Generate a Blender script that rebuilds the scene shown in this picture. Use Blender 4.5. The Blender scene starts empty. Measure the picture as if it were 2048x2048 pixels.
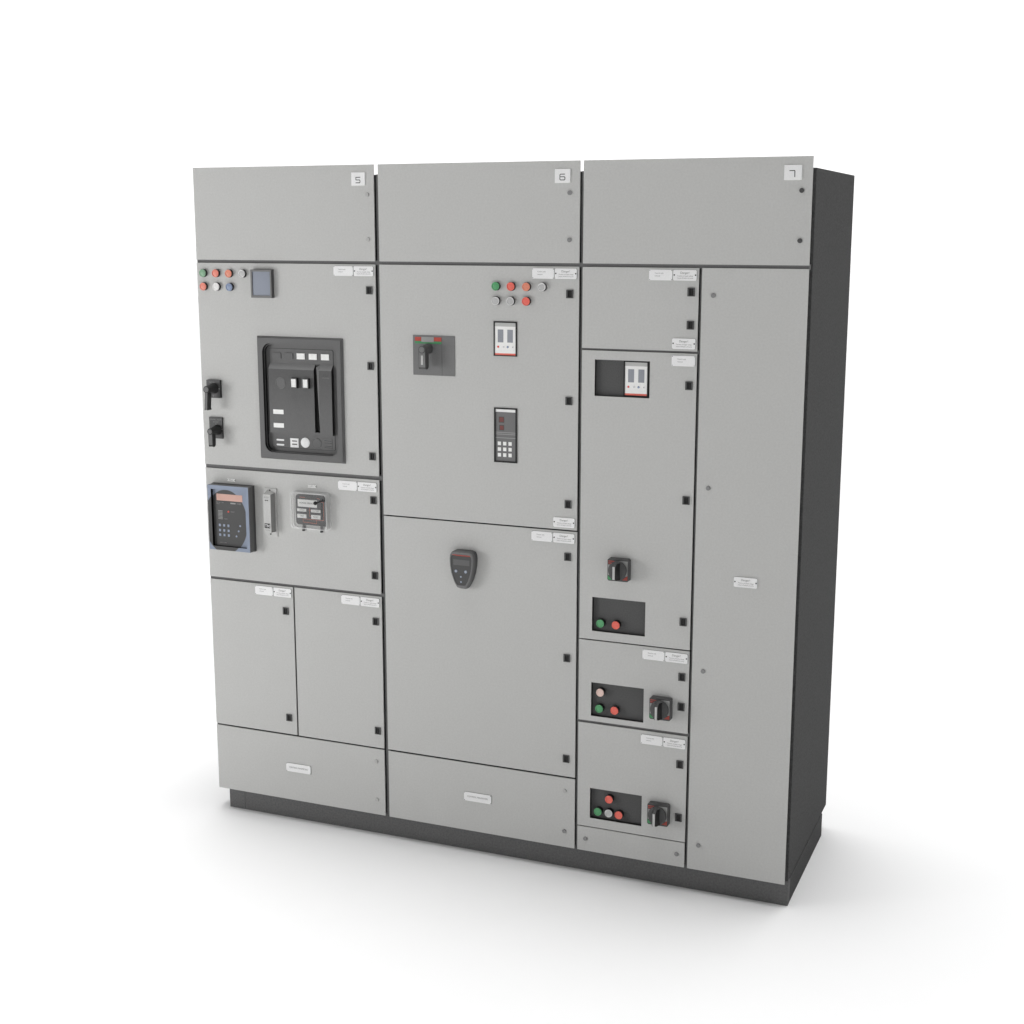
import bpy, bmesh, math
from mathutils import Vector

# ------------------------------------------------------------------ scene basics
sc = bpy.context.scene
COL = sc.collection
sc.render.engine = 'CYCLES'
sc.view_settings.view_transform = 'Standard'
sc.view_settings.look = 'None'
sc.view_settings.exposure = 0
sc.cycles.use_denoising = True
sc.cycles.max_bounces = 10
sc.cycles.diffuse_bounces = 6

# ------------------------------------------------------------------ materials
MATS = {}

def mat(name, col, rough=0.5, metal=0.0, spec=0.4, noise=0.0, scale=400.0, bump=0.0, coat=0.0):
    """procedural principled paint / plastic: a fine mottled colour and a fine bump"""
    m = bpy.data.materials.new(name)
    m.use_nodes = True
    nt = m.node_tree
    b = nt.nodes['Principled BSDF']
    b.inputs['Base Color'].default_value = (*col, 1)
    b.inputs['Roughness'].default_value = rough
    b.inputs['Metallic'].default_value = metal
    b.inputs['Specular IOR Level'].default_value = spec
    b.inputs['Coat Weight'].default_value = coat
    tc = nt.nodes.new('ShaderNodeTexCoord')
    n = nt.nodes.new('ShaderNodeTexNoise')
    n.inputs['Scale'].default_value = scale
    n.inputs['Detail'].default_value = 3
    nt.links.new(tc.outputs['Object'], n.inputs['Vector'])
    if noise > 0:
        r = nt.nodes.new('ShaderNodeMapRange')
        r.inputs['From Min'].default_value = 0.3
        r.inputs['From Max'].default_value = 0.7
        r.inputs['To Min'].default_value = 1 - noise
        r.inputs['To Max'].default_value = 1 + noise
        nt.links.new(n.outputs['Fac'], r.inputs['Value'])
        mx = nt.nodes.new('ShaderNodeMix')
        mx.data_type = 'RGBA'
        mx.blend_type = 'MULTIPLY'
        mx.inputs['Factor'].default_value = 1.0
        mx.inputs[6].default_value = (*col, 1)
        nt.links.new(r.outputs['Result'], mx.inputs[7])
        nt.links.new(mx.outputs[2], b.inputs['Base Color'])
    if bump > 0:
        bp = nt.nodes.new('ShaderNodeBump')
        bp.inputs['Strength'].default_value = bump
        bp.inputs['Distance'].default_value = 0.0004
        nt.links.new(n.outputs['Fac'], bp.inputs['Height'])
        nt.links.new(bp.outputs['Normal'], b.inputs['Normal'])
    MATS[name] = m
    return m

PANEL = mat('grey_powder_coat', (0.535, 0.535, 0.523), 0.6, spec=0.15, noise=0.036, scale=170, bump=0.3)
BODY = mat('charcoal_powder_coat', (0.086, 0.086, 0.086), 0.8, spec=0.02, noise=0.16, scale=170, bump=0.3)
PLIN = mat('plinth_paint', (0.150, 0.150, 0.150), 0.8, spec=0.02, noise=0.14, scale=170, bump=0.3)
BLACK = mat('black_plastic', (0.018, 0.018, 0.018), 0.45, spec=0.3, noise=0.1, scale=500, bump=0.2)
DARK = mat('dark_grey_plastic', (0.080, 0.080, 0.080), 0.5, spec=0.3, noise=0.08, scale=500, bump=0.2)
BRK = mat('breaker_plastic', (0.130, 0.130, 0.130), 0.5, spec=0.25, noise=0.08, scale=450, bump=0.25)
BRKL = mat('breaker_pale_and_lit_grey', (0.230, 0.230, 0.230), 0.5, spec=0.25, noise=0.06, scale=450, bump=0.2)
MIDG = mat('mid_grey_plastic', (0.170, 0.170, 0.170), 0.5, spec=0.3, noise=0.06, scale=400, bump=0.2)
SWG = mat('isolator_plastic', (0.180, 0.180, 0.180), 0.5, spec=0.25, noise=0.06, scale=400, bump=0.2)
WHITE = mat('white_label', (0.90, 0.90, 0.885), 0.5, spec=0.3, noise=0.02, scale=200)
PLATE = mat('engraved_plate_white', (0.860, 0.860, 0.860), 0.5, spec=0.25, noise=0.03, scale=300)
EDGE = mat('plate_edge_grey', (0.20, 0.20, 0.20), 0.6, spec=0.1, noise=0.05)
INK = mat('engraved_ink_grey', (0.24, 0.24, 0.235), 0.6, spec=0.1, noise=0.05)
INKD = mat('engraved_ink_dark', (0.05, 0.05, 0.05), 0.6, spec=0.1, noise=0.05)
SCREW = mat('dark_screw', (0.05, 0.05, 0.05), 0.4, metal=0.3, noise=0.1)
BOLTL = mat('bolt_head_bright_reflection', (0.46, 0.458, 0.45), 0.45, spec=0.4, noise=0.05, scale=500)  # bolt greys differ by place, standing in for what each head reflects
BOLTM = mat('bolt_head_mid_reflection', (0.25, 0.25, 0.25), 0.45, metal=0.2, noise=0.08, scale=500)
BOLTD = mat('bolt_head_dark_reflection', (0.075, 0.075, 0.075), 0.45, metal=0.2, noise=0.1, scale=500)
RED = mat('red_cap', (0.82, 0.165, 0.125), 0.4, spec=0.4, noise=0.05, scale=300)
PRED = mat('pale_red_cap', (0.78, 0.250, 0.185), 0.4, spec=0.4, noise=0.05, scale=300)
ORNG = mat('orange_red_cap', (0.74, 0.270, 0.180), 0.4, spec=0.4, noise=0.05, scale=300)
GREEN = mat('green_cap', (0.105, 0.360, 0.160), 0.4, spec=0.4, noise=0.05, scale=300)
PGREEN = mat('pale_green_cap', (0.215, 0.385, 0.245), 0.4, spec=0.4, noise=0.05, scale=300)
BLUE = mat('blue_cap', (0.235, 0.295, 0.430), 0.4, spec=0.4, noise=0.05, scale=300)
GREY = mat('grey_cap', (0.500, 0.500, 0.495), 0.4, spec=0.4, noise=0.04, scale=300)
WCAP = mat('white_cap', (0.800, 0.790, 0.780), 0.4, spec=0.4, noise=0.04, scale=300)
PINK = mat('pinkish_white_cap', (0.800, 0.600, 0.540), 0.4, spec=0.4, noise=0.04, scale=300)
SCRN = mat('blue_grey_screen', (0.215, 0.240, 0.295), 0.3, spec=0.4, noise=0.06, scale=500)
LCD = mat('grey_lcd', (0.300, 0.315, 0.350), 0.3, spec=0.4, noise=0.05, scale=500)
RELB = mat('relay_blue', (0.245, 0.285, 0.370), 0.5, spec=0.3, noise=0.05, scale=300)
CORAL = mat('coral_display', (0.590, 0.345, 0.285), 0.4, spec=0.4, noise=0.15, scale=900)
REDM = mat('red_mark', (0.78, 0.110, 0.085), 0.5, spec=0.2, noise=0.05)
DRED = mat('dull_red_print', (0.36, 0.075, 0.060), 0.5, spec=0.2, noise=0.1, scale=900)
GRNM = mat('green_print', (0.085, 0.290, 0.130), 0.5, spec=0.2, noise=0.08, scale=600)
CORL = mat('coral_line', (0.750, 0.250, 0.175), 0.5, spec=0.2, noise=0.04)
GRYP = mat('grey_print', (0.34, 0.34, 0.335), 0.5, spec=0.2, noise=0.05)
LGRP = mat('light_grey_print', (0.52, 0.52, 0.51), 0.5, spec=0.2, noise=0.05)
MARK = mat('pale_lettering', (0.30, 0.30, 0.30), 0.5, spec=0.2, noise=0.04)
KEYB = mat('pale_blue_key', (0.290, 0.335, 0.430), 0.45, spec=0.4, noise=0.05)
TBB = mat('test_block_plastic', (0.510, 0.510, 0.500), 0.5, spec=0.3, noise=0.04, scale=300, bump=0.1)
FLOORM = mat('white_studio_floor', (0.93, 0.93, 0.93), 0.85, spec=0.0, noise=0.004, scale=3)


def relay_face_material(name, cx, cz, rx, rz):
    """blue front with one big dark oval printed on it (object space)"""
    m = mat(name, (0.21, 0.265, 0.385), 0.5, spec=0.3)
    nt = m.node_tree
    b = nt.nodes['Principled BSDF']
    tc = nt.nodes.new('ShaderNodeTexCoord')
    mp = nt.nodes.new('ShaderNodeMapping')
    mp.vector_type = 'POINT'
    mp.inputs['Location'].default_value = (-cx / rx, 0, -cz / rz)
    mp.inputs['Scale'].default_value = (1 / rx, 0, 1 / rz)
    ln = nt.nodes.new('ShaderNodeVectorMath')
    ln.operation = 'LENGTH'
    rp = nt.nodes.new('ShaderNodeValToRGB')
    e = rp.color_ramp.elements
    e[0].position = 0.965
    e[0].color = (0.062, 0.062, 0.062, 1)
    e[1].position = 0.99
    e[1].color = (0.245, 0.285, 0.370, 1)
    k = e.new(0.972)
    k.color = (0.13, 0.13, 0.135, 1)
    nt.links.new(tc.outputs['Object'], mp.inputs['Vector'])
    nt.links.new(mp.outputs['Vector'], ln.inputs[0])
    nt.links.new(ln.outputs['Value'], rp.inputs['Fac'])
    nt.links.new(rp.outputs['Color'], b.inputs['Base Color'])
    return m


def cover_material():
    m = bpy.data.materials.new('clear_cover_plastic')
    m.use_nodes = True
    nt = m.node_tree
    nt.nodes.clear()
    out = nt.nodes.new('ShaderNodeOutputMaterial')
    tr = nt.nodes.new('ShaderNodeBsdfTransparent')
    tr.inputs['Color'].default_value = (0.97, 0.97, 0.97, 1)
    di = nt.nodes.new('ShaderNodeBsdfDiffuse')
    di.inputs['Color'].default_value = (0.8, 0.8, 0.8, 1)  # white diffuse share stands in for reflection haze on the cover
    gl = nt.nodes.new('ShaderNodeBsdfGlossy')
    gl.inputs['Roughness'].default_value = 0.12
    tc = nt.nodes.new('ShaderNodeTexCoord')
    no = nt.nodes.new('ShaderNodeTexNoise')
    no.inputs['Scale'].default_value = 60
    rg = nt.nodes.new('ShaderNodeMapRange')
    rg.inputs['To Min'].default_value = 0.05
    rg.inputs['To Max'].default_value = 0.09
    m1 = nt.nodes.new('ShaderNodeMixShader')
    m2 = nt.nodes.new('ShaderNodeMixShader')
    fr = nt.nodes.new('ShaderNodeFresnel')
    fr.inputs['IOR'].default_value = 1.3
    nt.links.new(tc.outputs['Object'], no.inputs['Vector'])
    nt.links.new(no.outputs['Fac'], rg.inputs['Value'])
    nt.links.new(rg.outputs['Result'], m1.inputs['Fac'])
    nt.links.new(tr.outputs[0], m1.inputs[1])
    nt.links.new(di.outputs[0], m1.inputs[2])
    nt.links.new(fr.outputs[0], m2.inputs['Fac'])
    nt.links.new(m1.outputs[0], m2.inputs[1])
    nt.links.new(gl.outputs[0], m2.inputs[2])
    nt.links.new(m2.outputs[0], out.inputs['Surface'])
    return m

CLEAR = cover_material()


def rim_material():
    m = bpy.data.materials.new('cover_rim_plastic')
    m.use_nodes = True
    nt = m.node_tree
    nt.nodes.clear()
    out = nt.nodes.new('ShaderNodeOutputMaterial')
    tr = nt.nodes.new('ShaderNodeBsdfTransparent')
    di = nt.nodes.new('ShaderNodeBsdfDiffuse')
    di.inputs['Color'].default_value = (0.95, 0.95, 0.95, 1)
    tc = nt.nodes.new('ShaderNodeTexCoord')
    no = nt.nodes.new('ShaderNodeTexNoise')
    no.inputs['Scale'].default_value = 90
    rg = nt.nodes.new('ShaderNodeMapRange')
    rg.inputs['To Min'].default_value = 0.35
    rg.inputs['To Max'].default_value = 0.60
    mx = nt.nodes.new('ShaderNodeMixShader')
    nt.links.new(tc.outputs['Object'], no.inputs['Vector'])
    nt.links.new(no.outputs['Fac'], rg.inputs['Value'])
    nt.links.new(rg.outputs['Result'], mx.inputs['Fac'])
    nt.links.new(tr.outputs[0], mx.inputs[1])
    nt.links.new(di.outputs[0], mx.inputs[2])
    nt.links.new(mx.outputs[0], out.inputs['Surface'])
    return m

COVRIM = rim_material()

# ------------------------------------------------------------------ mesh builder
class MB:
    """collects shapes (world metres, front of the cabinet = plane y 0, facing -y) into ONE mesh"""
    def __init__(self, default=PANEL):
        self.v, self.f, self.m, self.s = [], [], [], []
        self.mats, self.d = [], default

    def mi(self, m):
        m = m or self.d
        if m not in self.mats:
            self.mats.append(m)
        return self.mats.index(m)

    def add(self, vs, fs, m=None, smooth=False):
        o = len(self.v)
        self.v += [tuple(p) for p in vs]
        k = self.mi(m)
        for f in fs:
            self.f.append(tuple(o + i for i in f))
            self.m.append(k)
            self.s.append(smooth)
        return self

    def box(self, x0, x1, y0, y1, z0, z1, m=None):
        vs = [(x, y, z) for x in (x0, x1) for y in (y0, y1) for z in (z0, z1)]
        return self.add(vs, [(0, 1, 3, 2), (4, 6, 7, 5), (0, 4, 5, 1), (2, 3, 7, 6), (0, 2, 6, 4), (1, 5, 7, 3)], m)

    def prism(self, front, yf, yb, m=None, back=None, mside=None, smooth=False):
        """outline in (x,z), front at yf, back at yb (back outline may differ)"""
        back = back or front
        n = len(front)
        self.add([(x, yf, z) for x, z in front], [tuple(range(n))], m)
        vs = [(x, yf, z) for x, z in front] + [(x, yb, z) for x, z in back]
        self.add(vs, [(i, (i + 1) % n, n + (i + 1) % n, n + i) for i in range(n)], mside or m, smooth)
        self.add([(x, yb, z) for x, z in back], [tuple(reversed(range(n)))], mside or m)
        return self

    def ring(self, outer, inner, yf, yb, m=None, outer_back=None, inner_back=None, mside=None, min_=None, smooth=False):
        """a frame between two outlines with the same number of points"""
        n = len(outer)
        ob, ib = outer_back or outer, inner_back or inner
        A = [(x, yf, z) for x, z in outer] + [(x, yf, z) for x, z in inner]
        self.add(A, [(i, (i + 1) % n, n + (i + 1) % n, n + i) for i in range(n)], m)
        B = [(x, yf, z) for x, z in outer] + [(x, yb, z) for x, z in ob]
        self.add(B, [(i, (i + 1) % n, n + (i + 1) % n, n + i) for i in range(n)], mside or m, smooth)
        D = [(x, yf, z) for x, z in inner] + [(x, yb, z) for x, z in ib]
        self.add(D, [(i, (i + 1) % n, n + (i + 1) % n, n + i) for i in range(n)], min_ or mside or m, smooth)
        return self

    def lathe(self, cx, cz, prof, m=None, n=40, cap=True, shift=(0, 0)):
        """profile [(radius, y)] turned about an axis parallel to y"""
        k = len(prof)
        vs = []
        for j, (r, y) in enumerate(prof):
            t = j / max(1, k - 1)
            for i in range(n):
                a = 2 * math.pi * i / n
                vs.append((cx + shift[0] * t + r * math.cos(a), y, cz + shift[1] * t + r * math.sin(a)))
        fs = [(j * n + i, j * n + (i + 1) % n, (j + 1) * n + (i + 1) % n, (j + 1) * n + i) for j in range(k - 1) for i in range(n)]
        self.add(vs, fs, m, True)
        if cap:
            self.add(vs[-n:], [tuple(range(n))], m)
        return self

    def rect(self, x0, x1, z0, z1, y, m=None, t=0.0):
        if t:
            return self.box(x0, x1, y - t, y, z0, z1, m)
        return self.add([(x0, y, z0), (x1, y, z0), (x1, y, z1), (x0, y, z1)], [(0, 1, 2, 3)], m)

    def text(self, s, size, x, z, y, m=None, align='CENTER', sx=1.0):
        cu = bpy.data.curves.new('lettering', 'FONT')
        cu.body = s
        cu.size = size
        cu.align_x = align
        cu.align_y = 'CENTER'
        cu.resolution_u = 3
        ob = bpy.data.objects.new('lettering', cu)
        me = bpy.data.meshes.new_from_object(ob)
        vs = [(x + v.co.x * sx, y, z + v.co.y) for v in me.vertices]
        fs = [tuple(p.vertices) for p in me.polygons]
        self.add(vs, fs, m)
        bpy.data.objects.remove(ob)
        bpy.data.curves.remove(cu)
        bpy.data.meshes.remove(me)
        return self

    def strokes(self, lines, w, y, m=None):
        """polylines in (x,z) drawn as thin flat strips"""
        for ln in lines:
            for (x0, z0), (x1, z1) in zip(ln, ln[1:]):
                d = Vector((x1 - x0, z1 - z0))
                L = d.length
                d /= L
                nx, nz = -d.y * w / 2, d.x * w / 2
                ex, ez = d.x * w / 2, d.y * w / 2
                a, b = (x0 - ex, z0 - ez), (x1 + ex, z1 + ez)
                self.add([(a[0] + nx, y, a[1] + nz), (b[0] + nx, y, b[1] + nz), (b[0] - nx, y, b[1] - nz), (a[0] - nx, y, a[1] - nz)],
                         [(0, 1, 2, 3)], m)
        return self

    def mesh(self, name, org):
        me = bpy.data.meshes.new(name)
        me.from_pydata([(x - org[0], y - org[1], z - org[2]) for x, y, z in self.v], [], self.f)
        for m in self.mats:
            me.materials.append(m)
        for p, k, s in zip(me.polygons, self.m, self.s):
            p.material_index = k
            p.use_smooth = s
        bm = bmesh.new()
        bm.from_mesh(me)
        bmesh.ops.remove_doubles(bm, verts=bm.verts, dist=1e-6)
        bm.to_mesh(me)
        bm.free()
        me.set_sharp_from_angle(angle=math.radians(35))
        return me

    def build(self, name, parent=None, org=None, bevel=0.0, seg=2, label=None):
        if org is None:
            xs, ys, zs = zip(*self.v)
            org = ((min(xs) + max(xs)) / 2, max(ys), (min(zs) + max(zs)) / 2)
        o = bpy.data.objects.new(name, self.mesh(name, org))
        place(o, org, parent)
        if bevel:
            b = o.modifiers.new('Bevel', 'BEVEL')
            b.width = bevel
            b.segments = seg
            b.limit_method = 'ANGLE'
            b.angle_limit = math.radians(40)
        if label:
            o['label'] = label
        return o


WORLD = {}

def place(o, org, parent):
    COL.objects.link(o)
    WORLD[o.name] = Vector(org)
    if parent is not None:
        o.parent = parent
        o.location = Vector(org) - WORLD[parent.name]
    else:
        o.location = Vector(org)
    return o


def clone(src, org, parent, label=None):
    """copy of a part and of its sub-parts, sharing mesh data"""
    kids = [c for c in bpy.data.objects if c.parent == src]
    o = src.copy()
    if 'label' in o:
        del o['label']
    if label:
        o['label'] = label
    place(o, org, parent)
    for k in kids:
        c = k.copy()
        place(c, Vector(org) + (WORLD[k.name] - WORLD[src.name]), o)
    return o


def rrect(x0, x1, z0, z1, r, n=6):
    pts = []
    for cx, cz, a0 in ((x1 - r, z1 - r, 0), (x0 + r, z1 - r, 90), (x0 + r, z0 + r, 180), (x1 - r, z0 + r, 270)):
        for i in range(n + 1):
            a = math.radians(a0 + 90 * i / n)
            pts.append((cx + r * math.cos(a), cz + r * math.sin(a)))
    return pts


def crect(x0, x1, z0, z1, c):
    return [(x1, z1 - c), (x1 - c, z1), (x0 + c, z1), (x0, z1 - c), (x0, z0 + c), (x0 + c, z0), (x1 - c, z0), (x1, z0 + c)]


# ------------------------------------------------------------------ the cabinet
root = bpy.data.objects.new('switchgear_cabinet', None)
root['label'] = 'grey switchgear cabinet with charcoal sides and numbered columns 5, 6, 7 on white floor'
root['category'] = 'electrical cabinet'
place(root, (1.0, 0.3, 0.0), None)

# body shell and plinth
b = MB(BODY)
b.box(-0.016, 2.0050, 0.0288, 0.6554, 0.0795, 2.1702)
b.build('body', root, bevel=0.0015)
b = MB(PLIN)
b.box(0.027, 0.0900, 0.0243, 0.5775, 0.0, 0.079)
b.box(0.0906, 2.0075, 0.0243, 0.0500, 0.0, 0.079)
b.box(0.0906, 2.0070, 0.0500, 0.5775, 0.0, 0.079, BODY)
b.build('plinth', root, bevel=0.0008)


# rails behind the level joints, and strips added as the lit part of upright joints
RAIL = mat('lightened_frame_paint', (0.170, 0.170, 0.170), 0.8, spec=0.02, noise=0.1, scale=300)  # lightened to offset the shade inside the joints
for x0, x1, z0, z1 in ((-0.0012, 2.0, 1.8960, 1.9100), (-0.0012, 0.6680, 1.2170, 1.2330), (-0.0012, 0.6680, 0.8325, 0.8455),
                       (1.3345, 1.6960, 1.6535, 1.6635), (1.3345, 1.6960, 0.5008, 0.5125)):
    b = MB(RAIL)
    b.box(x0, x1, 0.0055, 0.0290, z0, z1, RAIL)
    b.build('frame_rail', root)
for x0, x1, zt in ((0.6618, 0.6780, 2.1700), (1.3328, 1.3460, 2.1700), (1.6925, 1.7030, 1.8955)):  # added strips behind one half of each upright joint, as if lit
    b = MB(RAIL)
    b.box(x0, x1, 0.0075, 0.0291, 0.0795, zt, RAIL)
    b.build('lit_joint_strip', root)


def door(name, x0, x1, z0, z1, holes=(), label=None):
    """4 mm sheet with its folded rim behind; rectangular cut-outs where instruments sit"""
    b = MB(PANEL)
    xs = sorted({x0, x1} | {h[0] for h in holes} | {h[1] for h in holes})
    zs = sorted({z0, z1} | {h[2] for h in holes} | {h[3] for h in holes})
    inside = lambda x, z: any(h[0] < x < h[1] and h[2] < z < h[3] for h in holes)
    cells = {(i, j) for i in range(len(xs) - 1) for j in range(len(zs) - 1)
             if not inside((xs[i] + xs[i + 1]) / 2, (zs[j] + zs[j + 1]) / 2)}
    Y0, Y1 = 0.0, 0.004
    for i, j in cells:
        a, c, d, e = xs[i], xs[i + 1], zs[j], zs[j + 1]
        b.add([(a, Y0, d), (c, Y0, d), (c, Y0, e), (a, Y0, e)], [(0, 1, 2, 3)])
        b.add([(a, Y1, d), (c, Y1, d), (c, Y1, e), (a, Y1, e)], [(3, 2, 1, 0)])
        for di, dj, q in ((-1, 0, ((a, d), (a, e))), (1, 0, ((c, e), (c, d))), (0, -1, ((c, d), (a, d))), (0, 1, ((a, e), (c, e)))):
            if (i + di, j + dj) not in cells:
                (px, pz), (qx, qz) = q
                b.add([(px, Y0, pz), (px, Y1, pz), (qx, Y1, qz), (qx, Y0, qz)], [(0, 1, 2, 3)])
    i0, i1, j0, j1 = x0 + 0.022, x1 - 0.022, z0 + 0.014, z1 - 0.014
    b.ring([(i0, j0), (i1, j0), (i1, j1), (i0, j1)], [(i0 + .002, j0 + .002), (i1 - .002, j0 + .002), (i1 - .002, j1 - .002), (i0 + .002, j1 - .002)],
           0.0042, 0.0284, BODY)
    return b.build(name, root, org=((x0 + x1) / 2, 0.0, (z0 + z1) / 2), label=label)


P5, P6, P7, PT = (0.0, 0.6575), (0.6725, 1.3298), (1.3408, 1.6900), (1.6990, 2.0)
p5b = (0.0, 0.6575, 1.2313, 1.8980)
W = {'w0': (1.3815, 1.5505, 1.5213, 1.6290), 'w1': (1.3815, 1.5505, 0.8003, 0.9073),
     'w2': (1.3815, 1.5505, 0.5276, 0.6360), 'w3': (1.3815, 1.5505, 0.1905, 0.2906)}
D = {}
D['5top'] = door('cover_panel', 0.0, 0.6575, 1.9078, 2.2, label='top cover panel carrying the number plate 5')
D['6top'] = door('cover_panel', 0.6725, 1.3298, 1.9078, 2.2, label='top cover panel carrying the number plate 6')
D['7top'] = door('cover_panel', 1.3410, 2.0, 1.9075, 2.2, label='top cover panel carrying the number plate 7')
D['5b'] = door('door', *p5b, holes=[(0.238, 0.524, 1.280, 1.652)], label='door around the large black circuit breaker')
D['5c'] = door('door', 0.0007, 0.6575, 0.8436, 1.2188, label='door carrying the blue protection relay')
D['5d'] = door('door', 0.0012, 0.3260, 0.3160, 0.8342, label='narrow plain door below the blue relay')
D['5e'] = door('door', 0.3320, 0.6583, 0.3156, 0.8342, label='narrow plain door below the test switch with clear cover')
D['5f'] = door('cover_panel', 0.0015, 0.6583, 0.0786, 0.3102, label='bottom cover panel of column 5')
D['6a'] = door('door', 0.6720, 1.3298, 1.1088, 1.8978, label='door carrying the isolator handle and two meters')
D['6b'] = door('door', 0.6728, 1.3305, 0.3160, 1.1043, label='door carrying the shield shaped control keypad')
D['6c'] = door('cover_panel', 0.6738, 1.3308, 0.0784, 0.3102, label='bottom cover panel of column 6')
D['7a'] = door('door', 1.3405, 1.6900, 1.6618, 1.8974, label='small plain door right of the isolator column')
D['7b'] = door('door', 1.3407, 1.6902, 0.7734, 1.6553, holes=[W['w0'], W['w1']], label='tall narrow door with two dark recesses and a rotary switch')
D['7c'] = door('door', 1.3402, 1.6903, 0.5110, 0.7696, holes=[W['w2']], label='small door with three buttons in its recess')
D['7d'] = door('door', 1.3402, 1.6902, 0.1616, 0.5024, holes=[W['w3']], label='small door with four buttons in its recess')
D['7e'] = door('cover_panel', 1.3406, 1.6897, 0.0784, 0.1584, label='low bottom cover panel with one bolt at each end')
D['7t'] = door('cover_panel', 1.6990, 2.0, 0.0785, 1.8979, label='full height cable compartment panel at the right end')

# ---- door locks: square black insert with a recessed key socket
def lock_proto(org, parent):
    x, z = org
    b = MB(DARK)
    o = [(x + .0105, z + .0122), (x - .0105, z + .0122), (x - .0105, z - .0122), (x + .0105, z - .0122)]
    i = [(x + .0070, z + .0098), (x - .0055, z + .0098), (x - .0055, z - .0098), (x + .0070, z - .0098)]
    b.ring(o, i, -0.0040, 0.0005, DARK, min_=BLACK)
    b.rect(x - .0055, x + .0070, z - .0098, z + .0098, -0.0005, BLACK)
    b.box(x - .0010, x + .0035, -0.0030, -0.0005, z - .0065, z + .0065, BLACK)
    return b.build('lock', parent, org=(x, 0, z))

LOCKS = [('5b', .6362, 1.8183), ('5b', .6362, 1.5825), ('5b', .6362, 1.2950), ('5c', .6364, 1.1526), ('5c', .6364, .9043),
         ('5d', .2970, .7500), ('5d', .2972, .3752), ('5e', .6364, .7500), ('5e', .6366, .3754),
         ('6a', 1.3014, 1.8183), ('6a', 1.3013, 1.5023), ('6a', 1.3013, 1.1883), ('6b', 1.3014, 1.0253), ('6b', 1.3013, .7041), ('6b', 1.3013, .3752),
         ('7a', 1.6689, 1.8300), ('7a', 1.6689, 1.7364), ('7b', 1.6688, 1.5631), ('7b', 1.6686, 1.2270), ('7b', 1.6687, .8591),
         ('7c', 1.6688, .6881), ('7c', 1.6689, .5944), ('7d', 1.6689, .4111), ('7d', 1.6687, .2392)]
lk = None
for d, x, z in LOCKS:
    lk = lock_proto((x, z), D[d]) if lk is None else clone(lk, (x, 0, z), D[d])

# ---- bolt heads
def bolt_proto(x, z, m, parent):
    b = MB(m)
    b.lathe(x, z, [(.0066, 0.0005), (.0066, -0.0030), (.0058, -0.0040)], m, n=28)
    return b.build('bolt', parent, org=(x, 0, z))

BOLTS = [('5top', .6348, 2.1089, BOLTL), ('5top', .6348, 1.9743, BOLTL), ('6top', 1.2986, 2.1089, BOLTM), ('6top', 1.2988, 1.9744, BOLTM),
         ('7top', 1.9718, 2.1089, BOLTD), ('7top', 1.9718, 1.9742, BOLTD), ('7t', 1.7331, 1.8213, BOLTM), ('7t', 1.7335, 1.2680, BOLTM),
         ('7t', 1.7331, .7136, BOLTM), ('7t', 1.7330, .1592, BOLTM), ('7e', 1.3674, .1186, BOLTM), ('7e', 1.6652, .1188, BOLTM),
         ('5f', .6280, .2664, BOLTL), ('5f', .6279, .1314, BOLTL), ('6c', 1.2972, .2668, BOLTL), ('6c', 1.2968, .1320, BOLTM)]
protos = {}
for d, x, z, m in BOLTS:
    if m.name in protos:
        clone(protos[m.name], (x, 0, z), D[d])
    else:
        protos[m.name] = bolt_proto(x, z, m, D[d])

# ---- engraved plates
PW, PH = 0.0695, 0.0303

def danger_proto(x, z, parent):
    """x,z = lower left corner"""
    b = MB(PLATE)
    b.prism(rrect(x, x + PW, z, z + PH, .0048, 5), -0.0024, 0.0005, PLATE, mside=EDGE)
    cx = x + PW / 2
    b.text('Danger!', 0.0088, cx, z + PH * .72, -0.0027, INK, sx=.95)
    b.text('Presence of supply voltage', 0.0050, cx + .001, z + PH * .43, -0.0027, INK, sx=.86)
    b.text('Switch off before all works', 0.0050, cx + .001, z + PH * .23, -0.0027, INK, sx=.86)
    for s in (x + .0036, x + PW - .0036):
        b.lathe(s, z + PH * .52, [(.0022, -0.0020), (.0021, -0.0032)], SCREW, n=16)
    return b.build('danger_plate', parent, org=(x, 0, z))

def name_proto(x, z, parent):
    b = MB(PLATE)
    b.prism(crect(x, x + PW, z, z + PH, .0010), -0.0024, 0.0005, PLATE, mside=EDGE)
    b.text('Control with', 0.0052, x + PW * .24, z + PH * .67, -0.0027, INK, 'LEFT', sx=.95)
    b.text('removal', 0.0052, x + PW * .24, z + PH * .42, -0.0027, INK, 'LEFT', sx=.95)
    for sx in (x + .0022, x + PW - .0022):
        for sz in (z + .0022, z + PH - .0022):
            b.lathe(sx, sz, [(.0011, -0.0020), (.0010, -0.0030)], SCREW, n=12)
    return b.build('name_plate', parent, org=(x, 0, z))

PL = [('5b', .6519, 1.8922, 1, 1), ('5c', .6497, 1.2093, 1, 1), ('5d', .3210, .8278, 1, 1), ('5e', .6514, .8282, 1, 1),
      ('6a', 1.3234, 1.8922, 1, 1), ('6a', 1.3233, 1.1463, 1, 0), ('6b', 1.3232, 1.0976, 1, 1),
      ('7a', 1.6843, 1.8921, 1, 1), ('7a', 1.6853, 1.6981, 1, 0), ('7b', 1.6855, 1.6488, 0, 1), ('7c', 1.6855, .7610, 1, 1), ('7d', 1.6852, .4915, 1, 1),
      ('7t', 1.8874, 1.0125, 1, 0)]
dp = npx = None
for d, xr, zt, dang, nam in PL:
    z = zt - PH
    if dang:
        x = xr - PW
        dp = danger_proto(x, z, D[d]) if dp is None else clone(dp, (x, 0, z), D[d])
    if nam:
        x = xr - PW if not dang else xr - 2 * PW - 0.0018
        npx = name_proto(x, z, D[d]) if npx is None else clone(npx, (x, 0, z), D[d])

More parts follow.
